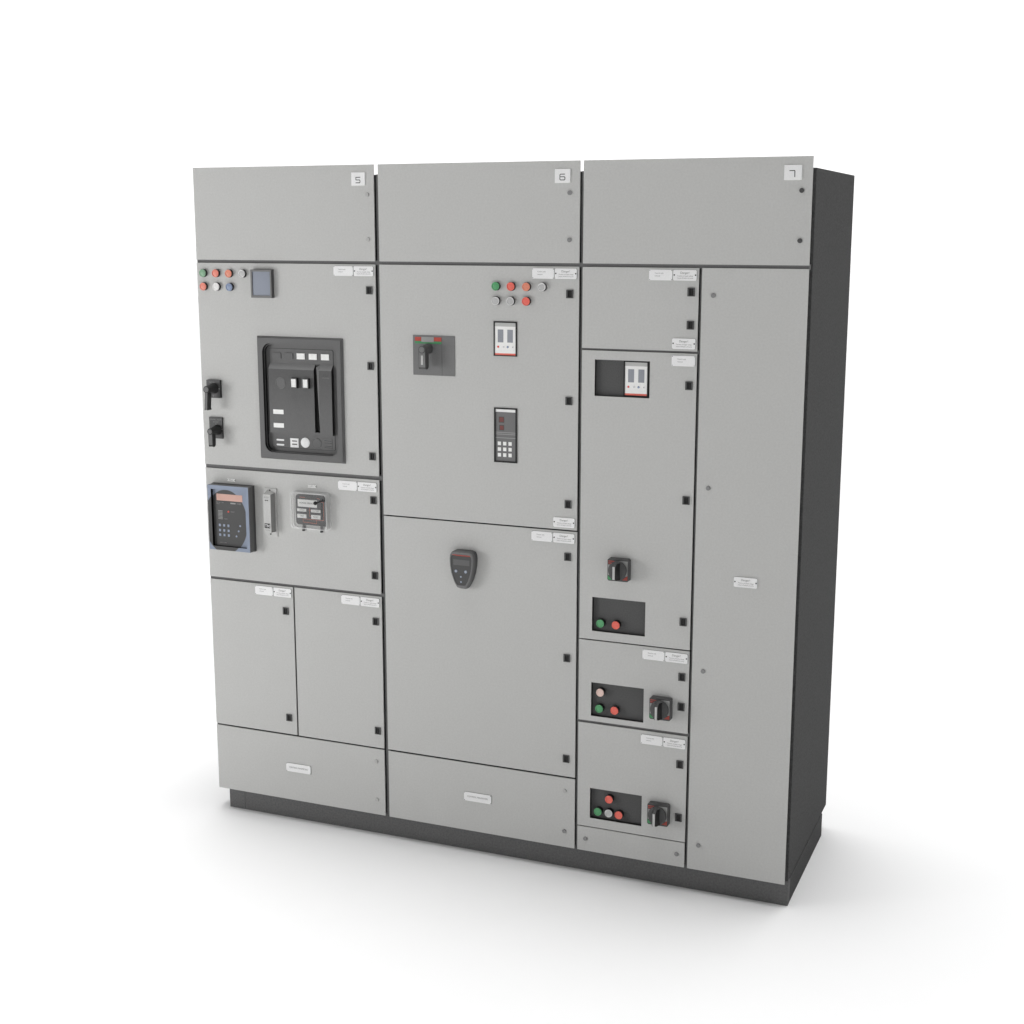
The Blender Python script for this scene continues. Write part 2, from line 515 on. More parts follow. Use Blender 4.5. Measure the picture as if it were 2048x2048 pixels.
cp = None
for d, x, z in (('5f', .2795, .1817), ('6c', .9490, .1817)):
    if cp is None:
        b = MB(PLATE)
        b.prism(crect(x, x + .0962, z, z + .0303, .0008), -0.0024, 0.0005, PLATE, mside=EDGE)
        b.text('CONTROL PARAMETERS', 0.0078, x + .0481, z + .0155, -0.0027, INK, sx=.86)
        for sx in (x + .0022, x + .0940):
            for sz in (z + .0022, z + .0281):
                b.lathe(sx, sz, [(.0013, -0.0020), (.0012, -0.0030)], SCREW, n=12)
        cp = b.build('title_plate', D[d], org=(x, 0, z))
    else:
        clone(cp, (x, 0, z), D[d])

tp = None
for d, x, z in (('5c', .0856, .1), ('5c', .3955, .1)):
    z = 1.1780
    b = MB(PLATE)
    b.prism(crect(x, x + .0315, z, z + .0090, .0008), -0.0014, 0.0005, WHITE, mside=EDGE)
    b.text('RELAY' if x < .2 else 'SUPPLY', 0.0062, x + .0157, z + .0046, -0.0017, INK)
    for sx in (x + .0016, x + .0299):
        b.lathe(sx, z + .0045, [(.0013, -0.0012), (.0012, -0.0020)], SCREW, n=12)
    b.build('small_plate', D[d], org=(x, 0, z))

# number plates: 5, 6, 7 in thin rounded strokes
DIG = {'5': [[(1, 1), (0, 1), (0, .52), (.86, .52), (1, .38), (1, .12), (.86, 0), (0, 0)]],
       '6': [[(.92, 1), (.14, 1), (0, .86), (0, .14), (.14, 0), (.86, 0), (1, .14), (1, .42), (.86, .55), (0, .55)]],
       '7': [[(0, 1), (.9, 1), (1, .9), (1, 0)]]}
for d, n, x0, x1, dx0, dx1 in (('5top', '5', .5820, .6290, .5985, .6128), ('6top', '6', 1.2530, 1.3005, 1.2690, 1.2846), ('7top', '7', 1.9225, 1.9710, 1.9380, 1.9518)):
    b = MB(PLATE)
    b.box(x0, x1, -0.0036, 0.0005, 2.1373, 2.1770, PLATE)
    b.build('number_plate', D[d], bevel=.0004, seg=1, label='number plate reading ' + n)
    b = MB(INKD)
    b.strokes([[(dx0 + u * (dx1 - dx0), 2.1455 + v * .0164) for u, v in l] for l in DIG[n]], .0021, -0.0039, INKD)
    b.build('numeral', D[d])

# ------------------------------------------------------------------ recesses in column 7
RECP = mat('recess_plate', (0.110, 0.110, 0.110), 0.7, spec=0.05, noise=0.1, scale=300)
HFR = mat('handle_front_plastic', (0.130, 0.130, 0.130), 0.45, spec=0.3, noise=0.08, scale=500)
for k, dk in (('w0', '7b'), ('w1', '7b'), ('w2', '7c'), ('w3', '7d')):
    x0, x1, z0, z1 = W[k]
    b = MB(BODY)
    e = 0.0003
    q = [(x0 + e, z0 + e), (x1 - e, z0 + e), (x1 - e, z1 - e), (x0 + e, z1 - e)]
    b.add([(x, 0.0008, z) for x, z in q] + [(x, 0.0130, z) for x, z in q],
          [(0, 1, 5, 4), (1, 2, 6, 5), (2, 3, 7, 6), (3, 0, 4, 7)], BLACK)
    b.add([(x, 0.0130, z) for x, z in q], [(0, 1, 2, 3)], RECP)
    b.build('recess', D[dk])

# ------------------------------------------------------------------ push buttons
RIM = mat('pale_cap_rim', (0.66, 0.66, 0.655), 0.4, spec=0.4, noise=0.03)
def button(x, z, m, yb, yf, label, r=.0126):
    b = MB(BLACK)
    b.lathe(x, z, [(r + .0004, yb), (r + .0004, yf + .0030), (r - .0004, yf + .0022)], BLACK)
    o = b.build('push_button', root, org=(x, yb, z), label=label)
    b = MB(m)
    rim = RIM if m is GREY else m
    b.lathe(x, z, [(r - .0001, yf + .0030), (r - .0001, yf + .0004), (r - .0008, yf - .0004), (r - .0024, yf - .0004), (r - .0034, yf + .0012)], rim, cap=False)
    b.lathe(x, z, [(r - .0034, yf + .0012), (r - .006, yf + .0008), (.0012, yf + .0004)], m)
    b.build('button_cap', o)
    return o

F5 = [(.0275, 1.8649, PGREEN, 'pale green button, leftmost of the upper row above the isolator handles'),
      (.0765, 1.8649, PRED, 'red button second in the upper row of column 5'),
      (.1265, 1.8646, ORNG, 'orange red button third in the upper row of column 5'),
      (.1770, 1.8647, GREY, 'grey button beside the square meter'),
      (.0272, 1.8216, PRED, 'red button leftmost in the lower row of column 5'),
      (.0772, 1.8216, WCAP, 'white button in the lower row of column 5'),
      (.1275, 1.8212, BLUE, 'blue button in the lower row of column 5')]
F6 = [(1.0672, 1.8378, GREEN, 'green button leftmost in the upper row of column 6'),
      (1.1165, 1.8378, RED, 'red button second in the upper row of column 6'),
      (1.1660, 1.8376, ORNG, 'orange red button third in the upper row of column 6'),
      (1.2160, 1.8374, GREY, 'grey button rightmost in the upper row of column 6'),
      (1.0672, 1.7943, GREY, 'grey button leftmost in the lower row of column 6'),
      (1.1150, 1.7945, GREY, 'grey button in the middle of the lower row of column 6'),
      (1.1655, 1.7948, RED, 'red button in the lower row of column 6')]
for x, z, m, l in F5 + F6:
    button(x, z, m, 0.0005, -0.0115, l)
F7 = [(1.4086, .8262, GREEN, 'green button in the recess below the upper rotary switch'),
      (1.4583, .8262, RED, 'red button in the recess below the upper rotary switch'),
      (1.4110, .6063, PINK, 'pinkish white button above the green one'),
      (1.4086, .5542, GREEN, 'green button below the pinkish white one'),
      (1.4581, .5542, RED, 'red button right of a green one in the middle recess'),
      (1.4444, .2619, RED, 'red button alone in the upper row of the lowest recess'),
      (1.4082, .2157, GREEN, 'green button in the lowest recess'),
      (1.4438, .2160, GREY, 'grey button between green and red in the lowest recess'),
      (1.4768, .2153, RED, 'red button right end of the lowest recess')]
for x, z, m, l in F7:
    button(x, z, m, 0.0130, -0.0030, l)

# ------------------------------------------------------------------ square panel meter (column 5)
b = MB(MIDG)
o = [(.2145, 1.7890), (.2914, 1.7890), (.2914, 1.8785), (.2145, 1.8785)]
i = [(.2200, 1.7965), (.2862, 1.7965), (.2862, 1.8722), (.2200, 1.8722)]
b.ring(o, i, -0.0165, 0.0005, MIDG, mside=DARK, min_=DARK)
meter = b.build('panel_meter', root, org=(.253, 0, 1.834), label='square digital meter with blue grey screen')
b = MB(SCRN)
b.rect(.2200, .2862, 1.7965, 1.8722, -0.0140, SCRN)
b.build('screen', meter)

# ------------------------------------------------------------------ circuit breaker (column 5)
b = MB(BRK)
oo = rrect(.2272, .5330, 1.2718, 1.6602, .002, 6)
ob = rrect(.2207, .5390, 1.2645, 1.6668, .002, 6)
ii = rrect(.2450, .5185, 1.2875, 1.6450, .030, 6)
ib = rrect(.2470, .5120, 1.2905, 1.6400, .026, 6)
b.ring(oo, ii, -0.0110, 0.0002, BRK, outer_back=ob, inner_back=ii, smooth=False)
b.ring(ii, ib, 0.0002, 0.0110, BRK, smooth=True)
kb = b.mi(BLACK)  # left inner wall of the opening: its shade is put into the colour
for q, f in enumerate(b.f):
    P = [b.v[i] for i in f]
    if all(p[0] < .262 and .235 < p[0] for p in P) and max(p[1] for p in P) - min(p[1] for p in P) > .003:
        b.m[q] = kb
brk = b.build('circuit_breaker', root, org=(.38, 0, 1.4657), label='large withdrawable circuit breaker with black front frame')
b = MB(BRK)
n = len(ib)
b.add([(x, 0.0108, z) for x, z in ib], [tuple(range(n))], BRK)
b.prism(rrect(.2580, .4960, 1.3020, 1.6275, .006, 4), 0.0104, 0.0107, BLACK)
b.prism(rrect(.2592, .4948, 1.3034, 1.6262, .005, 4), 0.0095, 0.0103, BRK)
b.build('face_plate', brk)
# raised body with slanted shoulder and a slot for the charging lever
b = MB(BRK)
X0, X1, S0, S1, Z0, ZS, ZT = .2612, .4946, .4300, .4480, 1.3528, 1.5615, 1.5795
YF, YB = -0.0030, 0.0094
def slab(xa, xb, left, right, zt_slot=None):
    vs = [(xa, YF, Z0), (xb, YF, Z0), (xb, YF, ZS), (xa, YF, ZS), (xa, YB, ZT), (xb, YB, ZT), (xb, YB, Z0), (xa, YB, Z0)]
    b.add(vs, [(0, 1, 2, 3)], BRK)
    b.add(vs, [(3, 2, 5, 4)], BRKL)  # shoulder paler than the front: light on the upward slope, put into its colour
    b.add(vs, [(0, 7, 6, 1)], BRK)
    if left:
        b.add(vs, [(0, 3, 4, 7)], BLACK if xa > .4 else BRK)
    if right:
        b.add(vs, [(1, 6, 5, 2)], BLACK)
slab(X0, S0, True, True)
slab(S1, X1, True, True)
b.box(S0 - .0002, S1 + .0002, YF, YB, Z0, 1.3605, BRK)
b.rect(S0, S1, 1.3605, ZT, 0.0093, BLACK)
b.build('breaker_cover', brk)
b = MB(BRKL)
b.add([(.4345, 0.0060, 1.5700), (.4480, -0.0022, 1.5640), (.4480, -0.0022, 1.3640), (.4470, 0.0060, 1.3640)], [(0, 1, 2, 3)], BRKL)
b.add([(.4345, 0.0060, 1.5700), (.4480, 0.0092, 1.5790), (.4480, -0.0022, 1.5640)], [(0, 1, 2)], BRKL)
b.build('charging_lever', brk)
b = MB(DARK)
b.text('IV 025', 0.0070, .4735, 1.5450, -0.0033, DARK)
b.strokes([[(.461, 1.5385), (.486, 1.5385)]], .0010, -0.0033, BRKL)
b.build('marking', brk)
for x in (.2738, .3183):
    b = MB(BRK)
    b.box(x, x + .0293, 0.0072, 0.0096, 1.5944, 1.6134, BRK)
    b.build('blank_window', brk)
for x in (.3627, .4073, .4522):
    b = MB(WHITE)
    b.box(x, x + .0293, 0.0072, 0.0096, 1.5944, 1.6134, WHITE)
    b.build('label_window', brk)
b = MB(BRK)
b.lathe(.3058, 1.5160, [(.0186, -0.0028), (.0186, -0.0040), (.0176, -0.0040), (.0172, -0.0028)], BRKL, n=48, cap=False)
b.lathe(.3058, 1.5160, [(.0170, -0.0028), (.0165, -0.0034)], BRK, n=48)
b.build('round_cap', brk)
for x in (.3612, .4042):
    b = MB(DARK)
    o = [(x - .0122, 1.5030), (x + .0122, 1.5030), (x + .0122, 1.5350), (x - .0122, 1.5350)]
    i = [(x - .0096, 1.5055), (x + .0092, 1.5055), (x + .0092, 1.5322), (x - .0096, 1.5322)]
    b.ring(o, i, -0.0160, -0.0028, BRK, mside=BLACK, min_=BLACK)
    pb = b.build('breaker_button', brk)
    # white insert belongs to the button mesh family: kept as one more mesh of the breaker
    b = MB(WHITE)
    b.rect(x - .0096, x + .0092, 1.5055, 1.5322, -0.0142, WHITE)
    b.build('button_insert', brk)
for z in (1.4145, 1.3700):
    b = MB(WHITE)
    b.box(.2750, .3137, -0.0036, -0.0029, z, z + .0147, WHITE)
    b.build('white_label', brk)
for z in (1.3277, 1.3118):
    b = MB(BRK)
    b.prism(rrect(.2640, .3180, z - .0052, z + .0052, .0050, 5), 0.0088, 0.0096, BRK)
    b.prism(rrect(.2766, .3055, z - .0029, z + .0029, .0026, 4), 0.0080, 0.0089, PLATE)
    b.build('indicator_strip', brk)
b = MB(PLATE)
b.box(.3290, .3596, 0.0080, 0.0096, 1.3055, 1.3357, PLATE)
for z in (1.3268, 1.3162):
    b.rect(.3358, .3546, z - .0016, z + .0016, 0.0076, BLACK)
b.build('state_indicator', brk)
b = MB(PLATE)
b.lathe(.3850, 1.3235, [(.0166, 0.0096), (.0166, 0.0082), (.0158, 0.0078)], PLATE, n=40)
b.build('round_indicator', brk)
b = MB(BRK)
b.lathe(.4270, 1.3228, [(.0180, 0.0096), (.0180, 0.0084), (.0172, 0.0084), (.0170, 0.0092)], BRKL, n=40, cap=False)
b.lathe(.4270, 1.3228, [(.0168, 0.0094), (.0160, 0.0088)], BRK, n=40)
b.build('round_socket', brk)
b = MB(BRK)
b.box(.4520, .4850, 0.0086, 0.0096, 1.3085, 1.3405, BRK)
for z in (1.3345, 1.3275, 1.3170, 1.3120):
    b.rect(.4560, .4830, z - .0009, z + .0009, 0.0083, BLACK)
    b.rect(.4560, .4830, z + .0010, z + .0020, 0.0083, BRKL)
b.build('counter', brk)

# ------------------------------------------------------------------ lever handles (column 5 and isolator of column 6)
def lever(name, parent, cx, cz, y0, y1, r0, r1, xw, zlen, depth, hubshift=0.0, stripe=False, lean=0.0, m=BLACK, mf=HFR, flare=0.0, round_end=True):
    """turned boss from the plate, then a flat grip hanging down from its front"""
    b = MB(m)
    b.lathe(cx, cz, [(r0, y0), (r0, y0 - .004), (r0 * .92, y0 - .008), (r1 * 1.12, y1 + depth * .6), (r1, y1 + .004), (r1, y1)], m, n=36, shift=(hubshift, 0))
    hx = cx + hubshift
    b.lathe(hx, cz, [(r1 + .0006, y1 + .003), (r1 + .0006, y1 - .0012), (r1 - .0010, y1 - .0018), (r1 - .0018, y1 - .0012)], m, n=36)
    b.lathe(hx, cz, [(r1 - .0018, y1 - .0013), (r1 - .0026, y1 - .0024)], mf, n=36)
    # grip: outline in (y,z), extruded along x
    zb = cz - zlen
    prof = [(y1 + .0004, cz), (y1 + .0004, zb + (.006 if round_end else 0))]
    if round_end:
        for k in range(1, 6):
            a = math.pi / 2 * k / 6
            prof.append((y1 + .0004 + .006 * (1 - math.cos(a)), zb + .006 * (1 - math.sin(a))))
        prof += [(y1 + .006, zb), (y1 + depth * .72, zb), (y1 + depth * .95, zb + .005), (y1 + depth, zb + .014)]
    else:
        prof += [(y1 + depth + flare, zb), (y1 + depth, zb + .007)]
    prof += [(y1 + depth, cz)]
    n = len(prof)
    L = [(hx - xw / 2 + lean * (cz - z) / zlen, y, z) for y, z in prof]
    R = [(hx + xw / 2 + lean * (cz - z) / zlen, y, z) for y, z in prof]
    b.add(L, [tuple(range(n))], m)
    b.add(R, [tuple(reversed(range(n)))], m)
    fs = [(i, (i + 1) % n, n + (i + 1) % n, n + i) for i in range(n)]
    b.add(L + R, fs[:1], mf)
    b.add(L + R, fs[1:], m)
    if stripe:
        b.rect(hx - .0034 + lean * .4, hx + .0034 + lean * .4, cz - .0462, cz - .0178, y1 - .0002, LGRP)
    return b.build(name, parent, bevel=.0008, org=(cx, y0, cz))

# upper small switch
b = MB(DARK)
b.prism(crect(.0246, .0776, 1.4572, 1.5165, .0015), -0.0100, 0.0005, DARK, mside=BLACK)
sw = b.build('selector_switch', root, org=(.05, 0, 1.487), label='upper black selector switch with long narrow grip at the left edge')
b = MB(MARK)
b.text('METERS', 0.0068, .0475, 1.5080, -0.0103, MARK)
b.build('lettering', sw)
b = MB(MARK)
b.text('0', 0.0085, .0500, 1.4640, -0.0103, MARK)
b.build('zero_mark', sw)
b = MB(LGRP)
b.strokes([[(.0680, 1.4880), (.0745, 1.4880)]], .0024, -0.0103, LGRP)
b.build('position_mark', sw)
lever('handle', sw, .0545, 1.4895, -0.0098, -0.0550, .0175, .0110, .0098, .0680, .022, lean=-.0050, flare=.003, round_end=False)
# lower small switch
b = MB(DARK)
b.prism(crect(.0268, .0779, 1.3210, 1.3922, .0010), -0.0060, 0.0005, DARK, mside=BLACK)
sw = b.build('selector_switch', root, org=(.05, 0, 1.357), label='lower black selector switch with broad grip at the left edge')
b = MB(MARK)
b.text('CONTROL ROOM', 0.0066, .0528, 1.3840, -0.0063, MARK, sx=.86)
b.text('SOCKET', 0.0066, .0528, 1.3762, -0.0063, MARK, sx=.92)
b.build('lettering', sw)
b = MB(MARK)
b.lathe(.0530, 1.3678, [(.0032, -0.0063), (.0020, -0.0063)], MARK, n=20, cap=False)
b.build('zero_mark', sw)
b = MB(LGRP)
b.strokes([[(.0700, 1.3530), (.0765, 1.3530)]], .0022, -0.0063, LGRP)
b.build('position_mark', sw)
lever('handle', sw, .0590, 1.3500, -0.0058, -0.0500, .0175, .0100, .0150, .0510, .019, lean=.0, round_end=True)

# isolator on column 6
b = MB(SWG)
b.box(.7857, .8843, -0.0020, 0.0005, 1.5615, 1.6846, SWG)
b.box(.8849, .9280, -0.0018, 0.0005, 1.5615, 1.6846, SWG)
iso = b.build('isolator', root, org=(.857, 0, 1.623), label='grey isolator plate with red and green band and hanging handle')
b = MB(GRNM)
b.rect(.7930, .8838, 1.6589, 1.6662, -0.0024, GRNM)
b.build('green_band', iso)
b = MB(DRED)
for x0, x1 in ((.7930, .8148), (.8578, .8838)):
    b = MB(DRED)
    b.rect(x0, x1, 1.6668, 1.6792, -0.0024, DRED)
    for k in range(4):
        b.rect(x0 + .001, x1 - .001, 1.6690 + k * .0026, 1.6699 + k * .0026, -0.0026, REDM)
    b.build('red_band', iso)
b = MB(GRYP)
b.rect(.8150, .8576, 1.6640, 1.6792, -0.0026, GRYP)
b.build('grey_label', iso)
lever('handle', iso, .8386, 1.6440, -0.0018, -0.0480, .0160, .0110, .0220, .0600, .024, stripe=True, m=DARK, mf=SWG)

# ------------------------------------------------------------------ multimeters (column 6 and recess of column 7)
def dual_meter(x0, z0, yf, frame_right, label):
    """x0,z0 = lower left of the white face"""
    w, h = .0678, .0972
    f = .0040
    b = MB(BLACK)
    o = [(x0 - f, z0 - f + .001), (x0 + w + f + frame_right, z0 - f + .001), (x0 + w + f + frame_right, z0 + h + f), (x0 - f, z0 + h + f)]
    i = [(x0, z0), (x0 + w, z0), (x0 + w, z0 + h), (x0, z0 + h)]
    b.ring(o, i, yf - .0012, yf + .004, BLACK)
    t = b.build('dual_display_meter', root, label=label)
    b = MB(WHITE)
    b.rect(x0, x0 + w, z0 + .0056, z0 + h - .0112, yf, WHITE)
    b.rect(x0, x0 + w, z0 + h - .0112, z0 + h, yf, LGRP)
    b.rect(x0, x0 + w, z0, z0 + .0056, yf, RED)
    zb = z0 + .0248
    for dx, m in ((.0107, REDM), (.0418, BLUE)):
        b.lathe(x0 + dx, zb, [(.0034, yf), (.0030, yf - .0012)], m, n=18)
    for dx in (.0284, .0584):
        b.lathe(x0 + dx, zb, [(.0036, yf), (.0032, yf - .0010)], PLATE, n=18)
        b.rect(x0 + dx - .0012, x0 + dx + .0012, zb - .001, zb + .001, yf - .0012, INK)
    b.build('meter_face', t)
    for dx in (.0096, .0408):
        b = MB(LCD)
        b.rect(x0 + dx, x0 + dx + .0182, z0 + .0384, z0 + .0768, yf - .0005, LCD)
        b.build('display', t)

dual_meter(1.0617, 1.6320, -0.0015, .0004, 'white meter with two displays and red foot below the button group')
dual_meter(1.4727, 1.5268, 0.0080, .0000, 'white meter with two displays set into a dark recess')

# keypad controller
b = MB(BLACK)
o = [(1.0585, 1.3036), (1.1345, 1.3036), (1.1345, 1.4719), (1.0585, 1.4719)]
i = [(1.0634, 1.3082), (1.1293, 1.3082), (1.1293, 1.4676), (1.0634, 1.4676)]
b.ring(o, i, -0.0030, 0.0005, BLACK, mside=BLACK, min_=BLACK)
kp = b.build('keypad_controller', root, org=(1.096, 0, 1.388), label='tall narrow controller with nine white keys')
b = MB(SWG)
b.rect(1.0634, 1.1293, 1.3082, 1.4676, -0.0004, SWG)
b.rect(1.0634, 1.1293, 1.4590, 1.4676, -0.0008, WHITE)
for z in (1.3962, 1.3908, 1.3797):
    b.rect(1.0634, 1.1293, z - .0011, z + .0011, -0.0008, GRYP)
b.build('controller_face', kp)
for x0, x1, z0, z1, t in ((1.0736, 1.0916, 1.4262, 1.4446, '8'), (1.0752, 1.0912, 1.4026, 1.4190, '6')):
    b = MB(BLACK)
    b.rect(x0, x1, z0, z1, -0.0010, DARK)
    w = (x1 - x0)
    for k in range(4):
        xx = x0 + w * (.24 + .19 * k)
        b.rect(xx - .0007, xx + .0007, z0 + .002, z1 - .002, -0.0012, DRED)
    b.build('display', kp)
for x in (1.0757, 1.0934, 1.1112):
    for z in (1.3622, 1.3445, 1.3268):
        b = MB(WHITE)
        b.box(x - .0052, x + .0052, -0.0018, -0.0003, z - .0056, z + .0056, WHITE)
        b.build('key', kp)

# ------------------------------------------------------------------ shield shaped drive keypad
cx = .9588
half_b = [(.0, 1.0185), (.026, 1.0182), (.036, 1.0140), (.0405, 1.0050), (.0418, .9915), (.0405, .9700), (.0365, .9476), (.0280, .9220), (.0180, .9030), (.0140, .8975), (.009, .8958)]
half_f = [(.0, 1.0150), (.022, 1.0148), (.032, 1.0120), (.0372, 1.0050), (.0388, .9915), (.0375, .9700), (.0335, .9476), (.0250, .9230), (.0168, .9090), (.0145, .9065), (.008, .9055)]
half_i = [(.0, 1.0085), (.020, 1.0085), (.030, 1.0070), (.0342, 1.0020), (.0358, .9915), (.0345, .9700), (.0305, .9480), (.0222, .9245), (.0148, .9120), (.0130, .9105), (.007, .9100)]
sym = lambda h: [(cx + x, z) for x, z in h] + [(cx - x, z) for x, z in reversed(h[1:])]
b = MB(MIDG)
half_m = [(x * 1.03, z) for x, z in half_b]
b.ring(sym(half_f), sym(half_i), -0.0335, -0.0300, MIDG, outer_back=sym([((a[0] + c[0]) / 2 + .001, (a[1] + c[1]) / 2) for a, c in zip(half_f, half_b)]), min_=BLACK, inner_back=sym(half_i), smooth=True)
mid = sym([((a[0] + c[0]) / 2 + .001, (a[1] + c[1]) / 2) for a, c in zip(half_f, half_b)])
n = len(mid)
back = sym(half_b)
b.add([(x, -0.0300, z) for x, z in mid] + [(x, -0.0180, z) for x, z in back], [(i, (i + 1) % n, n + (i + 1) % n, n + i) for i in range(n)], BRK, True)
b.add([(x, -0.0180, z) for x, z in back] + [(x, 0.0005, z) for x, z in back], [(i, (i + 1) % n, n + (i + 1) % n, n + i) for i in range(n)], DARK, True)
dr = b.build('control_keypad', root, org=(cx, 0, .957), label='dark shield shaped control keypad on the lower door of column 6')
b = MB(DARK)
fi = sym(half_i)
b.add([(x, -0.0318, z) for x, z in fi], [tuple(range(len(fi)))], DARK)
b.build('keypad_face', dr)
b = MB(REDM)
for k in range(2):
    b.rect(cx - .0320 + .012 * k, cx + .0330, 1.0056 - .0022 * k, 1.0068 - .0022 * k, -0.0322, DRED if k else REDM)
b.build('red_stripe', dr)
b = MB(MIDG)
b.rect(.9312, .9866, .9740, .9918, -0.0322, BRK)
b.build('display', dr)
for x, z, r, rx in ((.9402, .9545, .0046, 1), (.9736, .9545, .0046, 1), (.9570, .9374, .0030, 1), (.9572, .9208, .0030, 1)):
    b = MB(KEYB)
    b.lathe(x, z, [(r, -0.0316), (r, -0.0328), (r * .8, -0.0334)], KEYB, n=20)
    b.lathe(x + r * .2, z + r * .2, [(r * .4, -0.0334), (r * .3, -0.0336)], LGRP, n=12)
    b.build('key', dr)

# ------------------------------------------------------------------ blue protection relay
FACE_O = relay_face_material('relay_front_print', .0935 - .11, 1.045 - 1.058, .0835, .1105)
FACE_I = FACE_O
b = MB(RELB)
o = rrect(.0296, .1896, .9478, 1.1690, .003, 3)
i = [(.0430, .9610), (.1770, .9610), (.1770, 1.1555), (.0430, 1.1555)]
# rounded outline and opening joined as fans: use a 4 point outer for the face and the rounded one behind it
oq = [(.0300, .9482), (.1892, .9482), (.1892, 1.1686), (.0300, 1.1686)]
b.ring(oq, i, -0.0375, -0.0345, FACE_O, mside=MIDG, min_=BLACK)
b.ring(i, i, -0.0345, -0.0265, BLACK, min_=BLACK)
b.ring(oq, i, -0.0345, -0.0100, BRK, min_=BLACK)
b.box(.0290, .1904, -0.0100, 0.0005, .9466, 1.1700, DARK)
rel = b.build('protection_relay', root, org=(.11, 0, 1.058), label='blue protection relay with dark oval front and coral display')
# open the body box in front of the recess: the recessed face stands just ahead of it
b = MB(FACE_I)
b.rect(.0430, .1770, .9610, 1.1555, -0.0260, FACE_I)
rf = b.build('relay_face', rel, org=(.11, 0, 1.058))
b = MB(CORAL)
b.rect(.0622, .1634, 1.1175, 1.1400, -0.0353, CORAL)
b.build('display', rel)
b = MB(GRYP)
for k in range(7):
    z = 1.0822 - k * .00455
    b.rect(.0662, .0838, z - .0010, z + .0010, -0.0353, GRYP)
b.rect(.1162, .1364, 1.1080, 1.1125, -0.0353, GRYP)
b.text('3100', .0090, .1490, 1.1100, -0.0353, MARK)
b.text('START', .0045, .0960, 1.0552, -0.0353, MARK)
b.text('DELAY', .0050, .1235, 1.0812, -0.0353, MARK)
b.text('PROTECTION', .0048, .0745, 1.1105, -0.0353, MARK)
b.text('RELAY', .0048, .0680, 1.1060, -0.0353, MARK)
b.text('SERIAL PORT', .0048, .0830, .9735, -0.0353, MARK)
b.build('printing', rel)
b = MB(REDM)
b.lathe(.1070, 1.0812, [(.0032, -0.0349), (.0028, -0.0362)], REDM, n=16)
b.build('red_lamp', rel)
for x in (.0715, .0885, .1057):
    for z in (1.0332, 1.0158, 1.0000):
        b = MB(KEYB)
        b.box(x - .0036, x + .0036, -0.0364, -0.0349, z - .0040, z + .0040, KEYB)
        b.build('key', rel)
for x, z in ((.1512, 1.0356), (.1448, 1.0172), (.1355, .9992)):
    b = MB(KEYB)
    b.lathe(x, z, [(.0034, -0.0349), (.0030, -0.0362)], KEYB, n=18)
    b.build('round_key', rel)

for o in rel.children:
    if o.name != rf.name:
        o.location += Vector((-.0049, .0089, -.0018))

# ------------------------------------------------------------------ test block with TM badge
b = MB(TBB)
b.box(.2305, .2765, -0.0040, 0.0005, 1.0035, 1.1655, TBB)
fq = [(.2408, 1.0212), (.2680, 1.0212), (.2680, 1.1482), (.2408, 1.1482)]
bq = [(.2405, 1.0195), (.2700, 1.0195), (.2700, 1.1515), (.2405, 1.1600)]
b.prism(fq, -0.0285, -0.0038, TBB, back=bq)
ks = b.mi(mat('test_block_side_shade', (0.26, 0.26, 0.255), 0.6, spec=0.1, noise=0.05))  # right side of the block coloured darker, as its shade
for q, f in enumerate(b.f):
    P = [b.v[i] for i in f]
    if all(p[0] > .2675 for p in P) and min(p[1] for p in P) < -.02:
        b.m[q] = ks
tb = b.build('test_block', root, org=(.2535, 0, 1.0845), bevel=.0006, label='slim pale grey block with TM badge')
b = MB(DARK)
b.rect(.2432, .2646, 1.0355, 1.0515, -0.0289, BLACK)
b.strokes([[(.2450, 1.0480), (.2522, 1.0480)], [(.2486, 1.0480), (.2486, 1.0392)],
           [(.2542, 1.0390), (.2546, 1.0480), (.2580, 1.0412), (.2614, 1.0480), (.2618, 1.0390)]], .0014, -0.0292, PLATE)
b.text('BLOCK', .0058, .2534, 1.1393, -0.0289, INK)
b.text('STATION', .0042, .2540, 1.0288, -0.0289, INK)
b.strokes([[(.2480, 1.1290), (.2590, 1.1290)]], .0020, -0.0289, INKD)
b.strokes([[(.2500, 1.1308), (.2475, 1.1290), (.2500, 1.1272)], [(.2570, 1.1308), (.2597, 1.1290), (.2570, 1.1272)]], .0010, -0.0289, INKD)
b.build('badge', tb)
for x, z in ((.2521, 1.1592), (.2505, 1.0108)):
    b = MB(SCREW)
    b.lathe(x, z, [(.0026, -0.0038), (.0026, -0.0052), (.0020, -0.0056)], SCREW, n=16)
    b.build('screw', tb)

# ------------------------------------------------------------------ test switch under a clear cover
b = MB(BRK)
b.prism(rrect(.3520, .4724, 1.0537, 1.1537, .0100, 6), -0.0080, 0.0005, DARK)
for x in (.3738, .4412):
    b.box(x, x + .0066, -0.0060, 0.0004, 1.0330, 1.0560, BRK)
    b.box(x - .0002, x + .0068, -0.0075, 0.0004, 1.0318, 1.0372, BLACK)
ts = b.build('test_switch', root, org=(.41, 0, 1.1035), label='test switch with white labels and a black knob under a clear cover')
b = MB(WHITE)
b.rect(.3596, .4320, 1.1135, 1.1380, -0.0083, WHITE)
b.text('NORMAL SERVICE', .0075, .3930, 1.1262, -0.0086, INKD, sx=.9)
for x0, x1, z0, z1, t in ((.3568, .3916, 1.0975, 1.1070, 'OPEN'), (.4093, .4445, 1.0975, 1.1068, 'CLOSED'), (.3567, .3915, 1.0757, 1.0890, 'TRIP'), (.4092, .4442, 1.0757, 1.0890, 'RESET')):
    b.rect(x0, x1, z0, z1, -0.0083, WHITE)
    b.text(t, .0072, (x0 + x1) / 2, (z0 + z1) / 2, -0.0086, INK)
b.build('label_set', ts)
b = MB(CORL)
